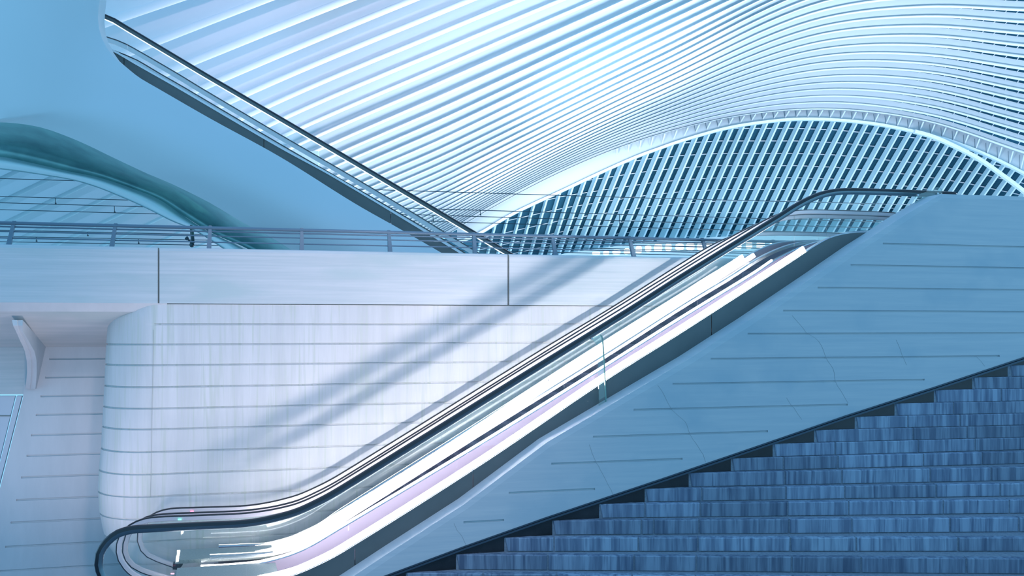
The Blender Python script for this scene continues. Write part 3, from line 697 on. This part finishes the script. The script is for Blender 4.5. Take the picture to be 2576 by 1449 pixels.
# the list above counts from the chord; shift so that rib 30 crosses (1150, 21)
x1150 = x1150[:1]+x1150[2:]+[x1150[-1]-90]
x700 = padk([], 0, 1) if False else None
v700 = {36: -235, 35: -158, 34: -80, 33: -3, 32: 79, 31: 148, 30: 209, 29: 262, 28: 310, 27: 354, 26: 393, 25: 430, 24: 463, 23: 493, 22: 520, 21: 546, 20: 570}
x700 = []
for k in K:
    if k in v700: x700.append(v700[k])
    else: x700.append(570+sum([23-.62*i for i in range(20-k)]))
v250 = {36: -130, 35: -28, 34: 75, 33: 172, 32: 262, 31: 343, 30: 416, 29: 482, 28: 540}
x250 = [v250.get(k, 540+(28-k)*46) for k in K]
def yk(k, x):
    k0 = int(math.floor(k)); k0 = max(0, min(35, k0)); t = k-k0
    def at(kk):
        st = [(250, x250[kk]), (700, x700[kk]), (1150, x1150[kk]), (1650, x1650[kk]), (2076, x2076[kk]), (2326, x2326[kk]), (2576, x2576[kk])]
        return cubic(st, x)
    return at(k0)*(1-t)+at(k0+1)*t
def Dk(k, x): return 52-.74*k+ .6*math.cos((x-1700)/900)
def gapfrac(x, k): return max(-.15, min(.30, (x-2200-k*15)/350*.28))
for k in range(0, 36):
    x0 = 180 if k >= 32 else 250 if k == 31 else 430 if k >= 29 else 600 if k >= 25 else 700 if k >= 20 else 800 if k >= 14 else 950; x1 = 3000 if k < 27 else 2300
    xs = [x0+(x1-x0)*i/64 for i in range(65)]
    root = empty('roof_rib', PD(xs[32], yk(k, xs[32]), Dk(k, xs[32])))
    tag(root, ('white arched roof rib forming the top chord of the trussed edge' if k == 0 else 'white arched roof rib, %s one up from the trussed edge of the vault' % ordinal(k)), 'roof rib', 'arched ribs of the white vault')
    # web plate
    b = MB(); vs = []
    for x in xs:
        y0 = yk(k, x); y1 = yk(k+1, x); sp = y0-y1; yt = y1+sp*gapfrac(x, k)
        D = Dk(k, x)
        vs += [PD(x, y0, D), PD(x, yt, D+.10), PD(x, yt, D+.22), PD(x, y0, D+.22)]
    n = len(xs); fs = []
    for i in range(n-1):
        for j in range(4): fs.append((4*i+j, 4*i+(j+1) % 4, 4*i+4+(j+1) % 4, 4*i+4+j))
    fs += [(0, 1, 2, 3), (4*n-1, 4*n-2, 4*n-3, 4*n-4)]
    b.add(vs, fs); b.build('web', 'roofw', root, smooth=True, sharp=40)
    # bright bottom flange
    b = MB(); vs = []; m = 6
    for x in xs:
        y0 = yk(k, x); y1 = yk(k+1, x); sp = y0-y1; D = Dk(k, x); w = min(sp*.30, 12) if k < 27 else sp*.27; pr = .10 if k < 27 else .03
        for j in range(m+1):
            a = math.pi*j/m; vs.append(PD(x, y0-w/2+w/2*math.cos(a), D-pr*math.sin(a)-.02))
        vs.append(PD(x, y0-w, D+.1)); vs.append(PD(x, y0, D+.1))
    q = m+3; fs = []
    for i in range(n-1):
        for j in range(q): fs.append((q*i+j, q*i+(j+1) % q, q*(i+1)+(j+1) % q, q*(i+1)+j))
    b.add(vs, fs); b.build('flange', 'whiteb' if k < 27 else 'roofw', root, smooth=True, sharp=60)
    # small spacers across the open slot on the right
    if k <= 13:
        x = 2200+k*4
        while x < 2600:
            y1 = yk(k+1, x); sp = yk(k, x)-y1; g = gapfrac(x, k); D = Dk(k, x)
            if g > .02:
                b = MB(); p = PD(x+4, y1-1, D-.1); r = PD(x-3, y1+sp*g+2, D-.1)
                obox(b, (p+r)/2, Vector((.02, 0, 0)), YV*.03, (p-r)/2); b.build('spacer', 'white', root)
            x += 33-k*.4
# glazed skin above the ribs
b = MB(); vs = []; NX = 30
for i in range(NX+1):
    x = 700+(3000-700)*i/NX
    for kk in range(0, 37, 2): vs.append(PD(x, yk(min(kk, 36), x)-8, Dk(kk, x)+1.6+ (0 if kk else .3)))
W = 19; b.add(vs, [(i*W+j, i*W+j+1, (i+1)*W+j+1, (i+1)*W+j) for i in range(NX) for j in range(W-1)])
struct(b.build('window_1', 'night', smooth=True), 'dark glass skin above the white arched ribs')

# ------------------------------------------------------------------ trussed edge between the two chords
LC = [(1150, 612), (1202, 590), (1280, 544), (1347, 511), (1411, 482), (1506, 437), (1601, 395), (1650, 377), (1716, 354), (1837, 321), (1957, 303.6), (2026, 300), (2113, 303), (2199, 312), (2285, 328), (2337, 341), (2375, 350), (2449, 377), (2507, 402), (2576, 437), (2700, 505)]
LA = [(2300, 331), (2340, 342), (2366, 352), (2457, 397), (2520, 440), (2576, 482), (2700, 580)]
D0 = 52.5
tr = empty('edge_truss', PD(1900, 300, D0)); tag(tr, 'white trussed edge beam curving below the lowest arched rib of the vault', 'truss')
b = MB(); pts = [PD(x, y, D0+.1) for x, y in reversed(smooth_line(LC, 20))]
sweep(b, pts, [(.065, -.12), (.065, .12), (-.065, .12), (-.065, -.12)], YV); b.build('bottom_chord', 'whiteb', tr)
b = MB(); xs = [1150+i*31 for i in range(51)]; vs = []
for x in xs: vs += [PD(x, yk(0, x)-1, D0+.75), PD(x, cubic(LC, x), D0+.25)]
b.add(vs, [(2*i, 2*i+1, 2*i+3, 2*i+2) for i in range(len(xs)-1)]); b.build('fascia', 'roofw', tr, smooth=True)
x = 1552; i = 0
while x < 2590:
    yt = yk(0, x)+2; yb = cubic(LC, x)-4; full = (yb-yt)
    hh = min(full*.82, 12+ (x-1552)*.10) if x < 1720 else full*.80
    dx = -9 if x > 1720 else -9*(x-1552)/170.
    p = PD(x, yt, D0-.3); q = PD(x+dx, yt+hh, D0+.2); b = MB(); tube(b, [p, q], .035, 6); b.build('strut', 'whiteb', tr)
    if x > 1740:
        p = PD(x-13, yt, D0+.5); b = MB(); tube(b, [p, q+YV*.1], .012, 5); b.build('tie', 'rail', tr)
    x += 28.2 if x > 1700 else 30.2
b = MB(); sweep(b, [PD(x, y, D0-.6) for x, y in reversed(smooth_line(LA, 20))], [(.085, -.12), (.085, .12), (-.085, .12), (-.085, -.12)], YV)
tag(b.build('arch_beam', 'whiteb'), 'white beam splitting off the trussed edge and dropping to the right', 'beam')

# ------------------------------------------------------------------ glazed roof of slanted ribs below the vault
TX = [1216, 1248, 1280, 1314, 1346, 1378, 1411, 1443, 1475, 1507, 1539, 1570, 1602, 1633, 1664, 1695, 1725, 1756, 1787, 1818, 1846, 1874, 1903, 1933, 1962, 1991, 2019, 2047, 2075, 2103, 2131, 2158, 2185, 2213, 2241, 2268, 2295, 2321, 2346, 2370, 2393, 2417, 2440, 2462, 2485, 2508, 2531, 2555, 2580, 2606]
SL = [(1216, -.25), (1280, -.27), (1411, -.30), (1506, -.38), (1602, -.42), (1850, -.44), (2050, -.47), (2200, -.53), (2300, -.57), (2400, -.62), (2500, -.68), (2606, -.74)]
FR = [(1216, .20), (1378, .22), (1475, .30), (1602, .38), (1850, .38), (2000, .39), (2200, .44), (2400, .50), (2606, .54)]
LB = [(1100, 690), (1380, 655), (1430, 640), (1500, 630), (1600, 615), (1716, 602), (1850, 595), (2000, 590), (2150, 582), (2300, 566), (2600, 560)]
G0 = [(1100, 118), (1200, 94), (1300, 72), (1421, 45), (1552, 25), (1634, 13), (1716, 5), (1808, 0), (2000, 0), (2100, 4), (2285, 22), (2383, 36), (2441, 46), (2576, 75), (2700, 105)]
def Dg(y): return 55+(y-300)*.02
def ribx(tx, y): 
    yt = cubic(LC, tx); return tx+lin(SL, tx)*(y-yt)
prev = None
for i, tx in enumerate(TX):
    yt = cubic(LC, tx)-3
    ye = 640
    for _ in range(3): ye = lin(LB, ribx(tx, ye))
    ye = max(ye, yt+20)
    ys = [yt+(ye-yt)*j/8 for j in range(9)]
    root = empty('glazing_rib', PD(tx, yt, Dg(yt)))
    tag(root, 'slanted white rib of the dark glazed roof, %s from the left end of the arch' % ordinal(i+1), 'glazing rib', 'slanted ribs of the dark glazed roof')
    sp = 28 if i == 0 else tx-TX[i-1]
    b = MB(); vs = []
    for y in ys:
        x = ribx(tx, y); sc = 1-.12*max(0, (1500-x))/300; w = sp*sc*lin(FR, tx)*(1+.35*(y-yt)/250); w = min(w, sp*.72); D = Dg(y)
        vs += [PD(x-w, y, D+.35), PD(x, y, D), PD(x, y, D+.6), PD(x-w, y, D+.6)]
    fs = []
    for j in range(8):
        for q in range(4): fs.append((4*j+q, 4*j+(q+1) % 4, 4*j+4+(q+1) % 4, 4*j+4+q))
    fs += [(0, 1, 2, 3), (35, 34, 33, 32)]; b.add(vs, fs); b.build('web', 'gribw', root)
    b = MB(); vs = []
    for y in ys:
        x = ribx(tx, y); D = Dg(y); vs += [PD(x-2.2, y, D-.15), PD(x+2.2, y, D-.15), PD(x+2.2, y, D+.2), PD(x-2.2, y, D+.2)]
    b.add(vs, fs); b.build('flange', 'whiteb', root)
    if i:
        for j in range(11):
            yy = 323+32*j-.25*j*j
            # solve contour on this gap
            xm = ribx(tx, yy+10)-sp*.6
            for _ in range(4):
                yc = yy+lin(G0, xm); xm = ribx(tx, yc)-sp*.62
            if yc < cubic(LC, xm)+2 or yc > ye-3: continue
            xa = ribx(TX[i-1], yc)+1; xb = ribx(tx, yc)-3; dl = (lin(G0, xb)-lin(G0, xa))
            b = MB(); p = PD(xa, yc-dl/2, Dg(yc)+.62); q = PD(xb, yc+dl/2, Dg(yc)+.62)
            obox(b, (p+q)/2, (q-p)/2, YV*.05, Vector((0, 0, .019))); b.build('glazing_bar', 'whiteb', root)
b = MB(); vs = []; xs = [1120+i*(2760-1120)/30 for i in range(31)]
for x in xs:
    for y in (max(260, cubic(LC, x)-20), 480, 700): vs.append(PD(x, y, Dg(y)+1.0))
b.add(vs, [(i*3+j, i*3+j+1, (i+1)*3+j+1, (i+1)*3+j) for i in range(30) for j in range(2)])
struct(b.build('window_2', 'night', smooth=True), 'dark night glass behind the slanted ribs')
# pale platform edge with lit openings far behind the railing
b = MB(); top = [(1400, 642), (1430, 636), (1500, 626), (1600, 612), (1716, 600), (1850, 594), (2000, 589), (2150, 582), (2400, 566), (2700, 556)]
prism(b, [PD(x, y, 50.5) for x, y in top]+[PD(2700, 740, 50.5), PD(1400, 740, 50.5)], YV*.6)
pb = b.build('platform_parapet', 'parapet'); tag(pb, 'pale parapet band of the far platform beyond the railing', 'parapet')
for nl, (x, y) in enumerate([(1500, 637), (1525, 636), (1551, 634), (1577, 632), (1607, 628), (1631, 625), (1656, 623), (1682, 622), (1710, 621), (1737, 620), (1762, 620), (1788, 619), (1830, 619), (1858, 618), (1885, 617), (1914, 617), (1945, 617), (1988, 616), (2015, 616), (2042, 616)], 1):
    w = 7.5 if int(x) % 3 else 10; h = min(9, 3+(x-1490)*.05); b = MB()
    poly = [PD(x+w*math.copysign(abs(math.cos(a))**.5, math.cos(a)), y+h*math.copysign(abs(math.sin(a))**.5, math.sin(a)), 50.4) for a in [2*math.pi*i/20 for i in range(20)]]
    prism(b, poly, YV*.1); o = b.build('platform_light', 'lamp'); tag(o, 'small glowing white panel on the far pale parapet, %s from the left of the row' % ordinal(nl), 'light panel', 'light panels on the far parapet')

# ------------------------------------------------------------------ big ribs seen through the opening under the shell
for i in range(11):
    y0 = 470+i*58-58*2; x1 = 640
    while x1 > 0 and y0+60-(x1+120)*.47 < lin([(-80, 60), (240, 60), (300, 195), (520, 330), (1000, 610)], x1)+45: x1 -= 10
    b = MB(); p = [(-120, y0+60), (x1, y0+60-(x1+120)*.47)]
    D = 30-i*.25
    poly = [PD(p[0][0], p[0][1], D), PD(p[1][0], p[1][1], D), PD(p[1][0], p[1][1]+26, D), PD(p[0][0], p[0][1]+30, D)]
    prism(b, poly, YV*.4); 
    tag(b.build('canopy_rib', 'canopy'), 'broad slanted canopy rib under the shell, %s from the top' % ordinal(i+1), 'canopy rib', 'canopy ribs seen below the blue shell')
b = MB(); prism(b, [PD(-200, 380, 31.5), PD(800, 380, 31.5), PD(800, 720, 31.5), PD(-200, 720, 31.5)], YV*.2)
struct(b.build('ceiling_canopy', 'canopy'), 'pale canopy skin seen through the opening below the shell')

# ------------------------------------------------------------------ overhead line wires
def wire(pts, lab, drop=(), y2=None, D=24.45):
    root = empty('overhead_wire', PD(pts[0][0], pts[0][1], D)); tag(root, lab, 'wire')
    b = MB(); tube(b, [PD(x, y, D) for x, y in pts], .0095, 6); b.build('cable', 'wire', root)
    for x, ya, yb in drop:
        b = MB(); tube(b, [PD(x, ya, D), PD(x+1, yb, D)], .008, 6); tube(b, [PD(x+1, yb-3, D), PD(x+1, yb, D)], .02, 6); b.build('dropper', 'wire', root)
wire([(-100, 446.5), (0, 449), (907, 476), (1650, 499), (2216, 513), (2700, 526)], 'topmost thin dark overhead wire crossing in front of the vault')
wire([(-100, 491), (0, 494), (984, 522.5), (1650, 542), (2300, 561), (2700, 572)], 'second overhead wire from the top', [(139, 498, 513), (1208, 529, 542), (1558, 539.5, 556)])
wire([(-100, 507), (0, 510), (1010, 539), (1650, 558), (2700, 588)], 'third overhead wire from the top, with droppers to the fourth', [(287.5, 518, 535), (1089, 541, 557), (1327, 549, 565), (1558, 555.5, 571), (1765, 561, 577)])
wire([(-100, 524.5), (0, 527.5), (1039, 555.7), (1650, 573.5), (2700, 603)], 'fourth overhead wire, lowest one clear above the railing')
wire([(-100, 577), (0, 579), (700, 594), (1650, 612), (2700, 640)], 'overhead wire seen just below the top rail of the railing', [(220, 584, 594)])
wire([(-100, 593), (0, 595), (700, 607), (1650, 628), (2700, 650)], 'overhead wire seen halfway down the railing', [(91, 597, 608), (348, 601, 613)])
wire([(-100, 606), (0, 608), (700, 620), (1650, 640), (2700, 662)], 'lowest overhead wire seen just above the concrete beam')
ft = empty('insulator_arm', PD(482, 600, 23.0)); tag(ft, 'small dark insulator arm hanging at the wires behind the railing', 'insulator')
b = MB(); tube(b, [PD(481, 566, 23.0), PD(481, 578, 23.0), PD(484, 612, 23.0)], .03, 8); tube(b, [PD(486, 580, 23.0), PD(488, 612, 23.0)], .015, 6); b.build('rod', 'wire', ft)
b = MB(); c = PD(482.5, 616, 23.0); tube(b, [c+Vector((0, 0, z)) for z in (-.055, -.045, -.02, 0, .02, .045, .055)], [.01, .035, .052, .056, .052, .035, .01], 12); b.build('weight', 'wire', ft, smooth=True)
b = MB(); tube(b, [PD(469, 599, 23.0), PD(482, 611, 23.0)], .022, 8); tube(b, [PD(467, 602, 23.0), PD(473, 597, 23.0)], .035, 8); b.build('arm', 'wire', ft)
